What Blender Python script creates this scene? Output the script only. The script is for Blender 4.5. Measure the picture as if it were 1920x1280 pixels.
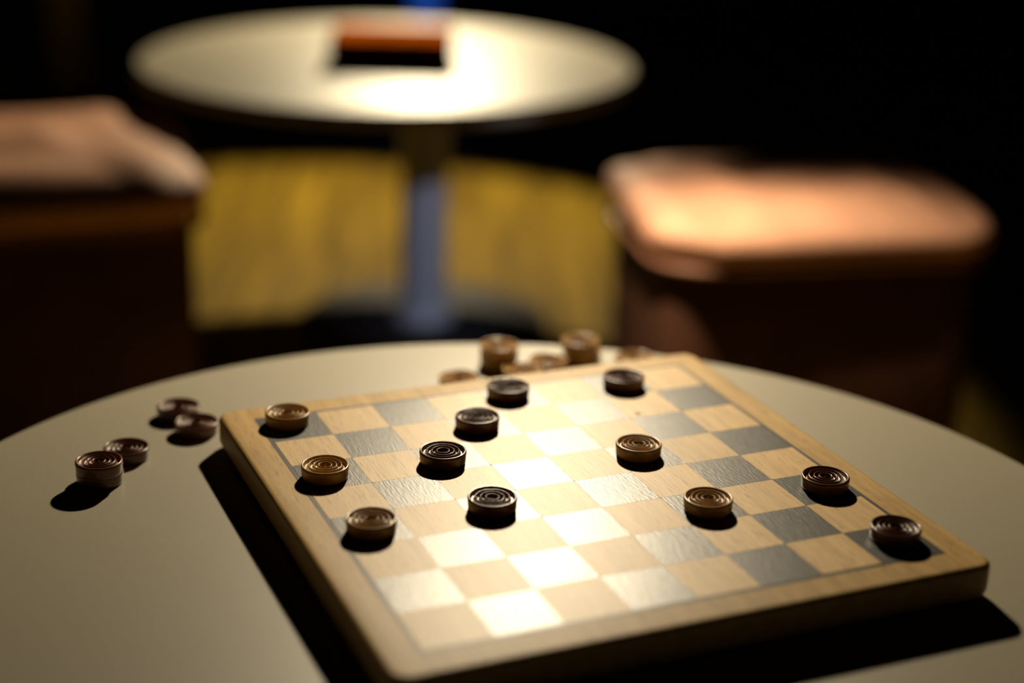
import bpy, bmesh, math, random
from mathutils import Vector, Matrix

random.seed(7)
for o in list(bpy.data.objects):
    bpy.data.objects.remove(o, do_unlink=True)
scene = bpy.context.scene
COL = scene.collection

# ---------------------------------------------------------------- units
S = 0.045            # one square of the draughts board, metres
ZF = -10.85          # floor level measured in squares below the board's top
def W(x, y, z):      # board coordinates (squares) -> world metres, floor at z = 0
    return Vector((x * S, y * S, (z - ZF) * S))
TT = -0.6            # table-top level in squares

# ---------------------------------------------------------------- camera
cam_d = bpy.data.cameras.new('camera')
cam = bpy.data.objects.new('camera', cam_d); COL.objects.link(cam)
R = [[0.9197141773628361, -0.3914961513682933, 0.029267651453710797],
     [-0.10905227643708978, -0.3263814829568934, -0.938926370162617],
     [0.3771384798209937, 0.8603521901213907, -0.34287122362723377]]
loc = W(-10.53295, -21.43179, 11.00982)
m = Matrix(((R[0][0], -R[1][0], -R[2][0], loc.x),
            (R[0][1], -R[1][1], -R[2][1], loc.y),
            (R[0][2], -R[1][2], -R[2][2], loc.z),
            (0, 0, 0, 1)))
cam.matrix_world = m
cam_d.sensor_width = 36.0
cam_d.lens = 3126.66 / 1920 * 36.0
cam_d.dof.use_dof = True
cam_d.dof.focus_distance = 26.2 * S
cam_d.dof.aperture_fstop = 1.6
cam_d.clip_start = 0.02
scene.camera = cam

# ---------------------------------------------------------------- world, exposure
world = bpy.data.worlds.new('dark_room'); scene.world = world
world.use_nodes = True
bg = world.node_tree.nodes['Background']
bg.inputs[0].default_value = (0.9, 0.7, 0.5, 1); bg.inputs[1].default_value = 0.0005
vs = scene.view_settings
vs.view_transform = 'Standard'; vs.look = 'None'; vs.gamma = 1.0; vs.use_curve_mapping = False
vs.exposure = 0.0

# ---------------------------------------------------------------- lamps (the two hanging spotlights)
LAMP1 = W(7.2, 17.5, 12.5)
LAMP2 = W(18.6, 56.4, 12.5)
AIM1 = Vector((-0.05, -0.565, -0.82)).normalized()
AIM2 = Vector((-0.33, -0.43, -0.84)).normalized()
def spot(name, at, aim, energy, size_deg, blend, colour, radius):
    d = bpy.data.lights.new(name, 'SPOT')
    d.energy = energy; d.spot_size = math.radians(size_deg); d.spot_blend = blend
    d.color = colour; d.shadow_soft_size = radius
    o = bpy.data.objects.new(name, d); COL.objects.link(o)
    o.location = at
    o.rotation_euler = aim.to_track_quat('-Z', 'Y').to_euler()
    return o
spot('spot_light', LAMP1, AIM1, 60, 125, 0.5, (1.0, 0.83, 0.57), 0.018)
spot('spot_light', LAMP2, AIM2, 108, 85, 0.16, (1.0, 0.82, 0.52), 0.022)

LAMP3 = W(11.0, 12.0, 7.6)  # added cool fill lamp, put in only to brighten the far table's pedestal
AIM3 = (W(11.2, 36.4, -9.2) - LAMP3).normalized()
spot('spot_light', LAMP3, AIM3, 13, 17, 0.6, (0.78, 0.84, 1.0), 0.012)

# ---------------------------------------------------------------- materials
def mat(name):
    mm = bpy.data.materials.new(name); mm.use_nodes = True
    nt = mm.node_tree
    return mm, nt, nt.nodes['Principled BSDF']
def N(nt, kind, **kw):
    n = nt.nodes.new(kind)
    for k, v in kw.items():
        if k.startswith('i_'):
            n.inputs[k[2:].replace('_', ' ')].default_value = v
        else:
            setattr(n, k, v)
    return n
def ramp(nt, fac, stops):
    r = N(nt, 'ShaderNodeValToRGB')
    el = r.color_ramp.elements
    while len(el) < len(stops): el.new(0.5)
    for e, (p, c) in zip(el, stops):
        e.position = p; e.color = (*c, 1)
    nt.links.new(fac, r.inputs[0])
    return r
def wood(name, c_lo, c_hi, c_pore, rough, spec, scale=(1, 1, 1), freq=60, pore=0.5, bump=0.15, rotz=0.0, vary=0.0):
    """grain runs along local y of the world after rotz"""
    mm, nt, b = mat(name)
    g = N(nt, 'ShaderNodeNewGeometry')
    mp = N(nt, 'ShaderNodeMapping'); mp.inputs['Rotation'].default_value = (0, 0, rotz)
    nt.links.new(g.outputs['Position'], mp.inputs['Vector'])
    info = N(nt, 'ShaderNodeObjectInfo')
    add = N(nt, 'ShaderNodeVectorMath', operation='ADD')
    mul = N(nt, 'ShaderNodeMath', operation='MULTIPLY'); mul.inputs[1].default_value = 3.0 * (1 if vary else 0)
    nt.links.new(info.outputs['Random'], mul.inputs[0])
    nt.links.new(mp.outputs[0], add.inputs[0]); nt.links.new(mul.outputs[0], add.inputs[1])
    sc = N(nt, 'ShaderNodeVectorMath', operation='MULTIPLY'); sc.inputs[1].default_value = scale
    nt.links.new(add.outputs[0], sc.inputs[0])
    n1 = N(nt, 'ShaderNodeTexNoise'); n1.inputs['Scale'].default_value = freq
    n1.inputs['Detail'].default_value = 5; n1.inputs['Roughness'].default_value = 0.6
    nt.links.new(sc.outputs[0], n1.inputs['Vector'])
    r1 = ramp(nt, n1.outputs['Fac'], [(0.32, c_lo), (0.68, c_hi)])
    n2 = N(nt, 'ShaderNodeTexNoise'); n2.inputs['Scale'].default_value = freq * 6
    n2.inputs['Detail'].default_value = 2
    nt.links.new(sc.outputs[0], n2.inputs['Vector'])
    r2 = ramp(nt, n2.outputs['Fac'], [(0.60, (0, 0, 0)), (0.70, (1, 1, 1))])
    mx = N(nt, 'ShaderNodeMix', data_type='RGBA')
    pm = N(nt, 'ShaderNodeMath', operation='MULTIPLY'); pm.inputs[1].default_value = pore
    nt.links.new(r2.outputs[0], pm.inputs[0])
    nt.links.new(pm.outputs[0], mx.inputs['Factor'])
    nt.links.new(r1.outputs[0], mx.inputs[6]); mx.inputs[7].default_value = (*c_pore, 1)
    out = mx.outputs[2]
    if vary:
        hv = N(nt, 'ShaderNodeHueSaturation')
        mr = N(nt, 'ShaderNodeMapRange'); mr.inputs['To Min'].default_value = 1 - vary; mr.inputs['To Max'].default_value = 1 + vary
        nt.links.new(info.outputs['Random'], mr.inputs['Value'])
        nt.links.new(mr.outputs[0], hv.inputs['Value']); nt.links.new(out, hv.inputs['Color'])
        out = hv.outputs[0]
    nt.links.new(out, b.inputs['Base Color'])
    b.inputs['Roughness'].default_value = rough
    b.inputs['Specular IOR Level'].default_value = spec
    bp = N(nt, 'ShaderNodeBump'); bp.inputs['Strength'].default_value = bump; bp.inputs['Distance'].default_value = 0.0004
    nt.links.new(n2.outputs['Fac'], bp.inputs['Height'])
    nt.links.new(bp.outputs[0], b.inputs['Normal'])
    return mm
def plain(name, col, rough, spec=0.5, metal=0.0, noise=0.0, nscale=40, bump=0.0):
    mm, nt, b = mat(name)
    b.inputs['Roughness'].default_value = rough; b.inputs['Specular IOR Level'].default_value = spec
    b.inputs['Metallic'].default_value = metal
    g = N(nt, 'ShaderNodeTexCoord')
    n = N(nt, 'ShaderNodeTexNoise'); n.inputs['Scale'].default_value = nscale; n.inputs['Detail'].default_value = 4
    nt.links.new(g.outputs['Object'], n.inputs['Vector'])
    lo = tuple(c * (1 - noise) for c in col); hi = tuple(min(1, c * (1 + noise)) for c in col)
    r = ramp(nt, n.outputs['Fac'], [(0.3, lo), (0.7, hi)])
    nt.links.new(r.outputs[0], b.inputs['Base Color'])
    if bump:
        bp = N(nt, 'ShaderNodeBump'); bp.inputs['Strength'].default_value = bump; bp.inputs['Distance'].default_value = 0.002
        nt.links.new(n.outputs['Fac'], bp.inputs['Height']); nt.links.new(bp.outputs[0], b.inputs['Normal'])
    return mm
def glow(name, col, strength):
    mm, nt, b = mat(name)
    b.inputs['Base Color'].default_value = (*col, 1)
    b.inputs['Emission Color'].default_value = (*col, 1); b.inputs['Emission Strength'].default_value = strength
    return mm

M_BOARD = wood('board_maple', (0.335, 0.20, 0.058), (0.49, 0.315, 0.108), (0.20, 0.11, 0.04), 0.52, 0.42, (1, 0.09, 1), 125, 0.75, 0.2)
M_LIGHT = wood('light_square_maple', (0.41, 0.25, 0.082), (0.56, 0.365, 0.138), (0.20, 0.11, 0.04), 0.50, 0.50, (1, 0.09, 1), 125, 0.75, 0.2, vary=0.06)
M_DARK = wood('dark_square_stain', (0.010, 0.009, 0.008), (0.028, 0.025, 0.020), (0.07, 0.06, 0.042), 0.42, 0.68, (1, 0.12, 1), 150, 0.8, 0.4, vary=0.1)
M_KNOT = plain('knot_brown', (0.10, 0.055, 0.022), 0.6, 0.3, noise=0.4, nscale=300)
M_LINE = plain('black_line_paint', (0.018, 0.016, 0.013), 0.5, 0.4, noise=0.3)
M_TAN = wood('tan_turned_wood', (0.30, 0.16, 0.035), (0.46, 0.27, 0.07), (0.12, 0.05, 0.015), 0.31, 0.55, (1, 0.25, 1), 120, 0.3, 0.0, vary=0.12)
M_BROWN = wood('dark_brown_turned_wood', (0.075, 0.023, 0.007), (0.14, 0.047, 0.014), (0.02, 0.008, 0.004), 0.30, 0.60, (1, 0.25, 1), 120, 0.3, 0.0, vary=0.15)
M_TABLE = plain('beige_laminate', (0.255, 0.224, 0.158), 0.48, 0.68, noise=0.03, nscale=300)
M_EDGE = plain('table_edge_band', (0.22, 0.19, 0.14), 0.45, 0.4, noise=0.05)
M_STEEL = plain('pale_blue_grey_paint', (0.50, 0.54, 0.66), 0.35, 0.5, metal=0.0, noise=0.05, nscale=60)
M_BLACKM = plain('black_metal', (0.02, 0.02, 0.022), 0.45, 0.5, noise=0.2)
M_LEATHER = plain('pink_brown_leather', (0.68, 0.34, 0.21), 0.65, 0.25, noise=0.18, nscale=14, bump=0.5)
M_BODY = plain('shade_darkened_leather', (0.085, 0.032, 0.018), 0.6, 0.3, noise=0.25, nscale=14, bump=0.4)  # pouf sides: the leather colour is darkened to stand in for shade
M_PIPE = plain('leather_piping', (0.30, 0.13, 0.07), 0.5, 0.4, noise=0.1)
M_WALL = plain('dark_wall_paint', (0.030, 0.024, 0.018), 0.9, 0.1, noise=0.1, nscale=3)
M_CEIL = plain('dark_ceiling_paint', (0.03, 0.028, 0.025), 0.9, 0.1, noise=0.1, nscale=3)
PLANK_ROT = math.radians(68)
M_FLOOR = wood('golden_oak_floor', (0.075, 0.044, 0.002), (0.22, 0.140, 0.009), (0.05, 0.026, 0.003), 0.7, 0.12, (1, 0.07, 1), 26, 0.4, 0.2, rotz=math.radians(22), vary=0.15)
M_ORANGE = plain('orange_card', (0.48, 0.095, 0.003), 0.9, 0.0, noise=0.25, nscale=25)
M_RED = plain('dark_red_card', (0.07, 0.010, 0.005), 0.7, 0.15, noise=0.15)
for mm_ in (M_ORANGE, M_RED): mm_.node_tree.nodes['Principled BSDF'].inputs['IOR'].default_value = 1.0   # matt card
M_CURT = plain('olive_curtain', (0.55, 0.50, 0.08), 0.9, 0.1, noise=0.2, nscale=10)

# ---------------------------------------------------------------- mesh helpers
def link(name, bm, material, parent=None, smooth=True, loc=None, rotz=0.0):
    me = bpy.data.meshes.new(name)
    bmesh.ops.recalc_face_normals(bm, faces=bm.faces)
    bm.to_mesh(me); bm.free()
    me.materials.append(material)
    if smooth:
        for p in me.polygons: p.use_smooth = True
    o = bpy.data.objects.new(name, me); COL.objects.link(o)
    if parent is not None: o.parent = parent
    if loc is not None: o.location = loc
    o.rotation_euler.z = rotz
    return o
def empty(name, loc, rotz=0.0):
    o = bpy.data.objects.new(name, None); COL.objects.link(o)
    o.empty_display_size = 0.05; o.location = loc; o.rotation_euler.z = rotz
    return o
def tag(o, label, cat, group=None):
    o['label'] = label; o['category'] = cat
    if group: o['group'] = group
    return o
def structure(o, label=None):
    o['kind'] = 'structure'
    if label: o['label'] = label
    return o
def sharp(o, deg=35):
    me = o.data
    bm = bmesh.new(); bm.from_mesh(me)
    for e in bm.edges:
        if len(e.link_faces) == 2 and e.calc_face_angle(0) > math.radians(deg): e.smooth = False
    bm.to_mesh(me); bm.free()
    return o
def bridge(bm, loops, cap_first=True, cap_last=True):
    rings = [[bm.verts.new(p) for p in lp] for lp in loops]
    n = len(rings[0])
    for a, b in zip(rings, rings[1:]):
        for i in range(n):
            bm.faces.new((a[i], a[(i + 1) % n], b[(i + 1) % n], b[i]))
    if cap_first: bm.faces.new(rings[0][::-1])
    if cap_last: bm.faces.new(rings[-1])
def rrect(hx, hy, r, z, seg=8):
    pts = []
    r = max(min(r, hx, hy), 1e-5)
    for cx, cy, a0 in ((hx - r, hy - r, 0), (-hx + r, hy - r, 90), (-hx + r, -hy + r, 180), (hx - r, -hy + r, 270)):
        for k in range(seg + 1):
            a = math.radians(a0 + 90 * k / seg)
            pts.append((cx + r * math.cos(a), cy + r * math.sin(a), z))
    return pts
def slab(hx, hy, rc, prof, seg=8):
    """rounded-rectangle solid; prof = [(inset, z), ...] from bottom to top"""
    bm = bmesh.new()
    bridge(bm, [rrect(hx - i, hy - i, rc - i if rc - i > 0.0005 else 0.0005, z, seg) for i, z in prof])
    return bm
def lathe(prof, seg=64):
    """prof = [(r, z), ...]; r = 0 at the ends closes the solid"""
    bm = bmesh.new()
    rings = []
    for r, z in prof:
        if r < 1e-7: rings.append([bm.verts.new((0, 0, z))])
        else: rings.append([bm.verts.new((r * math.cos(2 * math.pi * k / seg), r * math.sin(2 * math.pi * k / seg), z)) for k in range(seg)])
    for a, b in zip(rings, rings[1:]):
        for k in range(seg):
            q = (k + 1) % seg
            if len(a) == 1 and len(b) == 1: continue
            if len(a) == 1: bm.faces.new((a[0], b[q], b[k]))
            elif len(b) == 1: bm.faces.new((a[k], a[q], b[0]))
            else: bm.faces.new((a[k], a[q], b[q], b[k]))
    return bm
def box(x0, x1, y0, y1, z0, z1):
    bm = bmesh.new()
    bridge(bm, [[(x0, y0, z0), (x1, y0, z0), (x1, y1, z0), (x0, y1, z0)], [(x0, y0, z1), (x1, y0, z1), (x1, y1, z1), (x0, y1, z1)]])
    return bm
def tube(points, r, seg=10, closed=False):
    bm = bmesh.new(); rings = []
    pts = [Vector(p) for p in points]; n = len(pts)
    for i, p in enumerate(pts):
        if closed: t = (pts[(i + 1) % n] - pts[i - 1])
        else: t = pts[min(i + 1, n - 1)] - pts[max(i - 1, 0)]
        t.normalize()
        up = Vector((0, 0, 1)) if abs(t.z) < 0.9 else Vector((1, 0, 0))
        a = t.cross(up).normalized(); b = t.cross(a)
        rings.append([bm.verts.new(p + r * (math.cos(2 * math.pi * k / seg) * a + math.sin(2 * math.pi * k / seg) * b)) for k in range(seg)])
    m_ = n if closed else n - 1
    for i in range(m_):
        a, b = rings[i], rings[(i + 1) % n]
        for k in range(seg):
            bm.faces.new((a[k], a[(k + 1) % seg], b[(k + 1) % seg], b[k]))
    if not closed:
        bm.faces.new(rings[0][::-1]); bm.faces.new(rings[-1])
    return bm

# ---------------------------------------------------------------- room
RX0, RX1, RY0, RY1, RH = -3.0, 5.2, -2.4, 3.8, 2.7
floor = structure(link('floor', box(RX0, RX1, RY0, RY1, -0.06, -0.008), M_FLOOR, smooth=False))
structure(link('ceiling', box(RX0, RX1, RY0, RY1, RH, RH + 0.05), M_CEIL, smooth=False))
structure(link('wall_back', box(RX0, RX1, RY1, RY1 + 0.1, 0, RH), M_WALL, smooth=False))
structure(link('wall_front', box(RX0, RX1, RY0 - 0.1, RY0, 0, RH), M_WALL, smooth=False))
structure(link('wall_left', box(RX0 - 0.1, RX0, RY0, RY1, 0, RH), M_WALL, smooth=False))
structure(link('wall_right', box(RX1, RX1 + 0.1, RY0, RY1, 0, RH), M_WALL, smooth=False))
structure(link('baseboard_back', box(RX0, RX1, RY1 - 0.02, RY1, 0, 0.09), M_BLACKM, smooth=False))
# floor planks, running obliquely through the room
PW, PL = 0.115, 1.25
bm = slab(PW / 2 - 0.0012, PL / 2 - 0.0012, 0.001, [(0, -0.008), (0, -0.0015), (0.0015, 0.0)], seg=1)
pl0 = link('floor_plank', bm, M_FLOOR, floor, smooth=False)
ca, sa = math.cos(PLANK_ROT), math.sin(PLANK_ROT)
first = True; count = 0
for i in range(-18, 23):
    off = (i * 0.37 % 1.0) * PL
    for k in range(-3, 6):
        u = k * PL + off; v = i * PW
        cx = 0.35 + u * ca + v * sa; cy = 1.1 + u * sa - v * ca
        ex, ey = abs(PL / 2 * ca) + PW, abs(PL / 2 * sa) + PW
        if cx - ex < -1.45 or cx + ex > 3.3 or cy - ey < -1.6 or cy + ey > 3.75: continue
        o = pl0 if first else pl0.copy()
        if not first: COL.objects.link(o)
        o.location = (cx, cy, 0); o.rotation_euler.z = PLANK_ROT - math.pi / 2
        first = False; count += 1

# ---------------------------------------------------------------- round tables
def table(label, cx, cy, rad, ped_dx=0.0, ped_dy=0.0):
    t = tag(empty('round_table', (cx, cy, 0)), label, 'table')
    zt = (TT - ZF) * S
    th = 0.024
    top = lathe([(0, zt - th), (rad - 0.012, zt - th), (rad - 0.004, zt - th + 0.004), (rad - 0.0025, zt - 0.004), (rad - 0.004, zt - 0.0015), (rad - 0.0065, zt), (0, zt)], 160)
    sharp(link('table_top', top, M_TABLE, t), 30)
    band = lathe([(rad - 0.005, zt - th + 0.002), (rad - 0.0005, zt - th + 0.003), (rad, zt - 0.008), (rad - 0.001, zt - 0.0045), (rad - 0.005, zt - 0.004), (rad - 0.005, zt - th + 0.002)], 160)
    o = link('edge_band', band, M_EDGE, t)
    ped = lathe([(0, 0.012), (0.055, 0.012), (0.055, 0.02), (0.043, 0.032), (0.041, 0.05), (0.041, zt - th - 0.03), (0.05, zt - th - 0.012), (0.11, zt - th - 0.004), (0.11, zt - th), (0, zt - th)], 40)
    sharp(link('pedestal', ped, M_STEEL, t, loc=(ped_dx, ped_dy, 0)), 50)
    base = lathe([(0, 0), (0.215, 0), (0.22, 0.004), (0.215, 0.009), (0.06, 0.016), (0, 0.016)], 64)
    sharp(link('base_plate', base, M_BLACKM, t, loc=(ped_dx, ped_dy, 0)), 50)
    return t
FT = W(-1.57, -1.46, TT)
table('low round beige table carrying the wooden checkerboard', FT.x, FT.y, 9.92 * S)
BT = W(9.84, 37.4, TT)
table('low round beige table with the red and orange box on it', BT.x, BT.y, 9.25 * S, 1.15 * S, -1.0 * S)

# ---------------------------------------------------------------- checkerboard
BH = 4.6 * S
board = tag(empty('checkerboard', W(0, 0, TT)), 'thick wooden checkerboard with worn black squares and rounded corners', 'game board')
TH = 0.6 * S
prof = []
for k in range(7):       # lower, larger fillet
    a = math.radians(90 * k / 6); prof.append((0.20 * S * (1 - math.sin(a)), 0.20 * S * (1 - math.cos(a))))
for k in range(6):       # upper, smaller fillet
    a = math.radians(90 * k / 5); prof.append((0.09 * S * (1 - math.cos(a)), TH - 0.09 * S + 0.09 * S * math.sin(a)))
seams = [-1.0 * S, 2.0 * S]
cuts = [-99, *seams, 99]
for a, b in zip(cuts, cuts[1:]):
    bm = slab(BH, BH, 0.30 * S, prof, seg=10)
    for pos, nrm in ((a + 0.00018, -1), (b - 0.00018, 1)):
        if abs(pos) > 50: continue
        r = bmesh.ops.bisect_plane(bm, geom=bm.verts[:] + bm.edges[:] + bm.faces[:], plane_co=(pos, 0, 0), plane_no=(nrm, 0, 0), clear_outer=True)
        ed = [e for e in r['geom_cut'] if isinstance(e, bmesh.types.BMEdge)]
        bmesh.ops.contextual_create(bm, geom=ed)
    sharp(link('board_plank', bm, M_BOARD, board), 40)
# 64 squares, each a thin inlay
sq = {}
hs = 0.5 * S - 0.00004
for nm, mt in (('dark_square', M_DARK), ('light_square', M_LIGHT)):
    sq[nm] = None
for j in range(8):
    for i in range(8):
        nm = 'dark_square' if (i + j) % 2 == 0 else 'light_square'
        if sq[nm] is None:
            bm = slab(hs, hs, 0.0009, [(0, -0.0012), (0, 0.00014), (0.00005, 0.00019)], seg=2)
            o = sq[nm] = link(nm, bm, M_DARK if nm[0] == 'd' else M_LIGHT, board, smooth=False)
        else:
            o = sq[nm].copy(); COL.objects.link(o)
        o.location = ((i - 3.5) * S, (3.5 - j) * S, TH)
        if (i, j) == (6, 1):
            kn = bmesh.new()
            bridge(kn, [[(r_ * (1 + 0.25 * math.sin(3 * a_ + 1)) * math.cos(a_) * 1.0, r_ * (1 + 0.25 * math.sin(3 * a_ + 1)) * math.sin(a_) * 1.3, z_) for a_ in [2 * math.pi * q_ / 14 for q_ in range(14)]] for r_, z_ in ((0.0021, 0.0), (0.0021, 0.00026))])
            kn_o = link('wood_knot', kn, M_KNOT, o, smooth=False, loc=(-0.28 * S, -0.36 * S, 0))
            kn_o['label'] = 'small dark knot in the light wood'
# thin black border line, four strips
g0, g1 = 4.005 * S, 4.065 * S
for k in range(4):
    bm = box(-g1, g1 if k % 2 == 0 else g1, g0, g1, -0.001, 0.00016) if k % 2 == 0 else box(-g0, g0, g0, g1, -0.001, 0.00016)
    link('border_line', bm, M_LINE, board, smooth=False, loc=(0, 0, TH), rotz=k * math.pi / 2)

# ---------------------------------------------------------------- checkers (turned draughts pieces)
CR, CH = 0.378 * S, 0.22 * S
def checker_profile():
    r, h = CR, CH
    p = [(0, 0), (r * 0.86, 0), (r * 0.93, h * 0.03), (r * 0.965, h * 0.12), (r * 0.975, h * 0.3), (r * 0.985, h * 0.6), (r * 0.997, h * 0.74), (r, h * 0.84), (r * 0.992, h * 0.92), (r * 0.970, h * 0.975), (r * 0.94, h), (r * 0.905, h * 0.975), (r * 0.88, h * 0.90), (r * 0.865, h * 0.80), (r * 0.845, h * 0.73)]
    peaks = [0.68, 0.47, 0.265]
    # ripples from r = 0.82 to the centre
    n = 60
    for k in range(n + 1):
        q = 0.82 * (1 - k / n)
        z = 0.72
        for c in peaks: z += 0.25 * (0.5 + 0.5 * math.cos(math.pi * (q - c) / 0.095)) ** 1.25 if abs(q - c) < 0.095 else 0
        if q < 0.1: z += 0.22 * (0.5 + 0.5 * math.cos(math.pi * q / 0.1))
        p.append((r * q if k < n else 0, h * z))
    return p
_cm = {}
def checker(x, y, z, dark, label, group=None, rotz=0.0):
    mt = M_BROWN if dark else M_TAN
    if dark not in _cm:
        o = link('checker', lathe(checker_profile(), 72), mt)
        _cm[dark] = o.data
    else:
        o = bpy.data.objects.new('checker', _cm[dark]); COL.objects.link(o)
    o.location = W(x, y, z); o.rotation_euler.z = rotz
    o.location.z += 0.00025 if z > -0.05 else 0.0001
    return tag(o, label, 'checker', 'turned wooden checkers')
ON = [(-3.58, 3.70, 0, 'tan checker on the corner dark square beside the two brown checkers off the board'),
      (-3.62, 1.44, 0, 'tan checker between two other tan checkers along the same board edge'),
      (-3.54, -0.58, 0, 'tan checker at the end of the edge column of three tan checkers'),
      (-1.69, 1.35, 1, 'dark brown checker of the diagonal row of three closest to the tan edge column'),
      (-0.63, 2.51, 1, 'dark brown checker in the middle of the diagonal row of three'),
      (0.40, 3.61, 1, 'dark brown checker of the diagonal row of three closest to the tan stacks'),
      (-1.60, -0.50, 1, 'reddish brown checker standing alone on a glaring square beside the tan edge column'),
      (2.56, 3.38, 1, 'dark brown checker standing alone on the board just across its edge from the tan stacks'),
      (1.42, 0.57, 0, 'tan checker alone on the brightly glaring middle of the board'),
      (1.48, -1.62, 0, 'tan checker beside a crisp black square, closest to the two brown edge checkers'),
      (3.62, -1.55, 1, 'dark brown checker beside the black border line, two squares from the brown corner checker'),
      (3.62, -3.42, 1, 'dark brown checker on the corner black square of the board')]
for k, (x, y, d, lab) in enumerate(ON):
    checker(x, y, 0.0, bool(d), lab, rotz=k * 1.3)
OFF = [(-6.72, 3.71, 0, 1, 'dark brown checker at the bottom of the stack of two on the table'),
       (-6.74, 3.61, 1, 1, 'dark brown checker on top of the stack of two on the table'),
       (-6.14, 4.51, 0, 1, 'single dark brown checker on the table next to the brown stack of two'),
       (-4.94, 6.00, 0, 1, 'brown checker on the table next to the one beside the board corner'),
       (-4.80, 5.20, 0, 1, 'brown checker on the table right beside the corner of the board'),
       (1.47, 6.56, 0, 0, 'bottom checker of the tan stack between the lone tan checker and other stack'),
       (1.46, 6.54, 1, 0, 'top checker of the tan stack between the lone tan checker and other stack'),
       (1.60, 5.72, 0, 0, 'tan checker lying between the board edge and a tan stack of two'),
       (2.28, 6.02, 0, 0, 'tan checker lying in the gap between the two tan stacks'),
       (3.14, 6.30, 0, 0, 'bottom tan checker of the tan stack closest to the half hidden tan checker'),
       (3.08, 6.28, 1, 0, 'top tan checker of the tan stack closest to the half hidden tan checker'),
       (0.30, 5.72, 0, 0, 'tan checker lying alone on the table by the board edge, apart from the tan stacks'),
       (3.95, 5.62, 0, 0, 'tan checker half hidden behind the board edge by the board corner')]
for k, (x, y, lv, d, lab) in enumerate(OFF):
    checker(x, y, TT + lv * 0.222, bool(d), lab, rotz=k * 0.9)

# ---------------------------------------------------------------- leather poufs
def pouf(label, cx, cy, hx, hy, top, rotz, seed):
    rnd = random.Random(seed)
    t = tag(empty('leather_pouf', (cx, cy, 0), rotz), label, 'pouf', None)
    body_top = top - 0.068
    bm = slab(hx - 0.012, hy - 0.012, 0.05, [(0.02, 0.03), (0.004, 0.04), (0, 0.06), (0, body_top - 0.02), (0.006, body_top)], seg=6)
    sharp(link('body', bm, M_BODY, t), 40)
    # cushion: a dense domed lid with wrinkles
    bm = bmesh.new(); loops = []
    prof_ = [(0.012, body_top), (0.0, body_top + 0.008), (-0.008, body_top + 0.03), (-0.006, body_top + 0.046), (0.006, top - 0.012), (0.022, top - 0.003), (0.045, top + 0.002)]
    for q in (0.07, 0.1, 0.13, 0.16, 0.19, 0.215): prof_.append((min(q, min(hx, hy) - 0.01), top + 0.006 + 0.02 * q))
    for i, z in prof_: loops.append(rrect(hx - i, hy - i, max(0.075 - i * 0.3, 0.004), z, 14))
    bridge(bm, loops)
    ph = [rnd.uniform(0, 6.28) for _ in range(6)]
    for v in bm.verts:
        x, y, z = v.co
        w = 0.5 + 0.5 * (z > body_top + 0.02)
        v.co.z += w * (0.010 * math.sin(17 * x + ph[0] + 6 * y) * math.sin(13 * y + ph[1]) + 0.004 * math.sin(60 * x + ph[2] + 9 * y))
        s_ = 1 + w * 0.012 * math.sin(38 * x + ph[3]) * math.cos(34 * y + ph[4])
        v.co.x *= s_; v.co.y *= s_
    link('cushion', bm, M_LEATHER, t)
    link('piping', tube(rrect(hx + 0.001, hy + 0.001, 0.072, body_top, 8), 0.006, 8, closed=True), M_PIPE, t)
    for sx in (-1, 1):
        for sy in (-1, 1):
            link('foot', lathe([(0, 0), (0.016, 0), (0.018, 0.006), (0.022, 0.034), (0, 0.034)], 16), M_BLACKM, t, loc=(sx * (hx - 0.07), sy * (hy - 0.07), 0))
    return t
c = W(17.3, 20.7, 0)
pouf('pink brown leather cube pouf standing clear of both tables', c.x, c.y, 5.2 * S, 3.8 * S, (-1.7 - ZF) * S, math.radians(-12), 3)
c = W(-4.7, 32.2, 0)
pouf('pink brown leather cube pouf tucked against the table with the box', c.x, c.y, 5.6 * S, 5.3 * S, (-1.75 - ZF) * S, math.radians(-6), 5)

# ---------------------------------------------------------------- red and orange box on the far table
bx = W(9.95, 37.2, TT)
gb = tag(empty('game_box', (bx.x, bx.y, bx.z), math.radians(-22)), 'flat dark red box with an orange top lying on a round table', 'box')
link('box_base', slab(0.098, 0.068, 0.003, [(0.001, 0.0003), (0, 0.0015), (0, 0.025)], 3), M_RED, gb, smooth=False)
sharp(link('lid', slab(0.101, 0.071, 0.004, [(0, 0.015), (0, 0.044), (0.002, 0.046)], 3), M_RED, gb), 30)
link('lid_print', slab(0.097, 0.067, 0.003, [(0, 0.0455), (0, 0.0470)], 3), M_ORANGE, gb, smooth=False)

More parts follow.
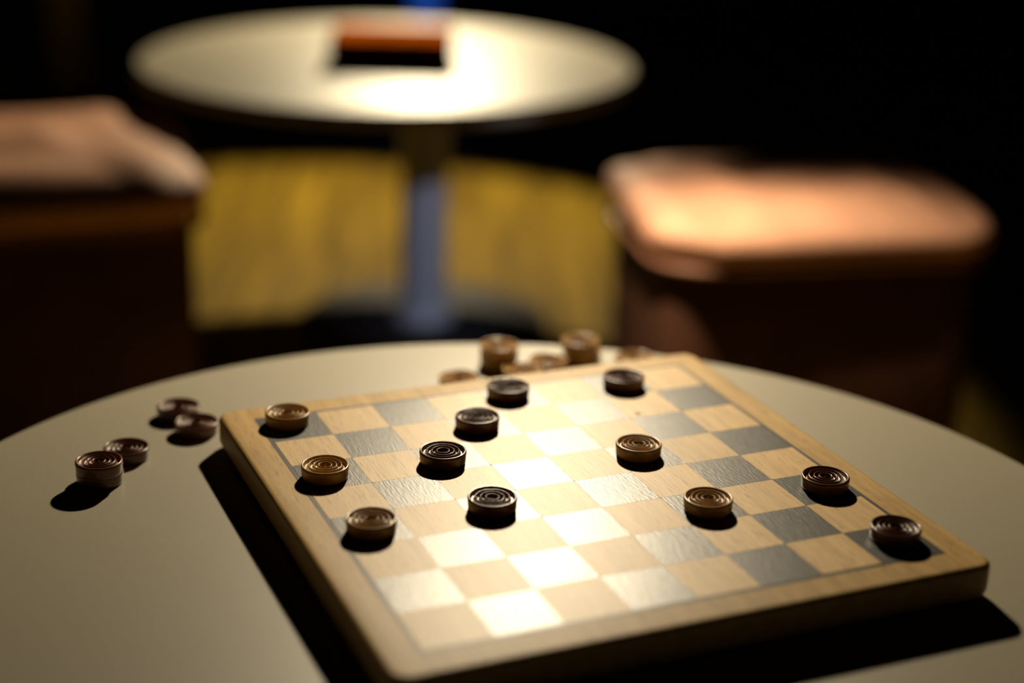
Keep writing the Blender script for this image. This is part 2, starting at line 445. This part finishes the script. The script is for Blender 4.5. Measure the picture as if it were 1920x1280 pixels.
# ---------------------------------------------------------------- hanging spotlights (out of frame above; the cool third one is an added fill)
def pendant(label, at, aim):
    t = tag(empty('hanging_spotlight', at), label, 'lamp', 'hanging spotlights over the tables')
    q = aim.to_track_quat('-Z', 'Y')
    can = link('lamp_shade', lathe([(0.031, 0.012), (0.034, 0.012), (0.034, 0.10), (0.02, 0.118), (0, 0.118), (0, 0.114), (0.018, 0.114), (0.031, 0.098), (0.031, 0.012)], 40), M_BLACKM, t)
    can.rotation_mode = 'QUATERNION'; can.rotation_quaternion = q
    b = link('bulb', lathe([(0, 0.035), (0.012, 0.038), (0.018, 0.05), (0.016, 0.07), (0.01, 0.095), (0, 0.1)], 24), glow('bulb_glow', (1.0, 0.8, 0.5), 4.0), can)
    back = at - aim * 0.11
    cord = link('cord', tube([(back.x - at.x, back.y - at.y, back.z - at.z), (back.x - at.x, back.y - at.y, RH - at.z)], 0.003, 8), M_BLACKM, t)
    link('ceiling_rose', lathe([(0, 0), (0.045, 0.0), (0.05, 0.006), (0.05, 0.025), (0, 0.025)], 32), M_BLACKM, t, loc=(back.x - at.x, back.y - at.y, RH - 0.025 - at.z))
    return t
pendant('small black hanging spotlight shining on the checkerboard table', LAMP1, AIM1)
pendant('small black hanging spotlight shining on the table with the box', LAMP2, AIM2)
pendant('small added cool white fill spotlight brightening the pedestal under the table with the box', LAMP3, AIM3)

# ---------------------------------------------------------------- far background: blue light column, olive curtain
c = W(25.7, 76.0, ZF)
bl = tag(empty('light_column', (c.x, c.y, 0)), 'slim blue glowing light column standing behind the table with the box', 'lamp')
link('base', lathe([(0, 0), (0.11, 0), (0.11, 0.012), (0.045, 0.02), (0, 0.02)], 40), M_BLACKM, bl)
link('glowing_tube', lathe([(0, 0.02), (0.036, 0.02), (0.036, 1.45), (0.03, 1.47), (0, 1.475)], 32), glow('blue_glow', (0.03, 0.16, 0.9), 0.28), bl)
link('cap', lathe([(0, 1.475), (0.04, 1.475), (0.04, 1.5), (0, 1.505)], 32), M_BLACKM, bl)
c = W(4.25, 79.0, ZF)
bm = bmesh.new()
n = 48; rows = [[], []]; 
lo = []; hi = []
for k in range(n + 1):
    u = k / n; x = (u - 0.5) * 0.10; y = 0.014 * math.sin(u * 2 * math.pi * 4)
    lo.append((x, y)); 
pts = lo + [(x, y + 0.006) for x, y in lo[::-1]]
bridge(bm, [[(x, y, 0.02) for x, y in pts], [(x * 0.96, y, RH * 0.5) for x, y in pts], [(x * 0.9, y, RH - 0.02) for x, y in pts]])
tag(link('curtain', bm, M_CURT, loc=(c.x, c.y, 0), rotz=math.radians(-20)), 'narrow olive curtain hanging in the dark beyond the poufs', 'curtain')
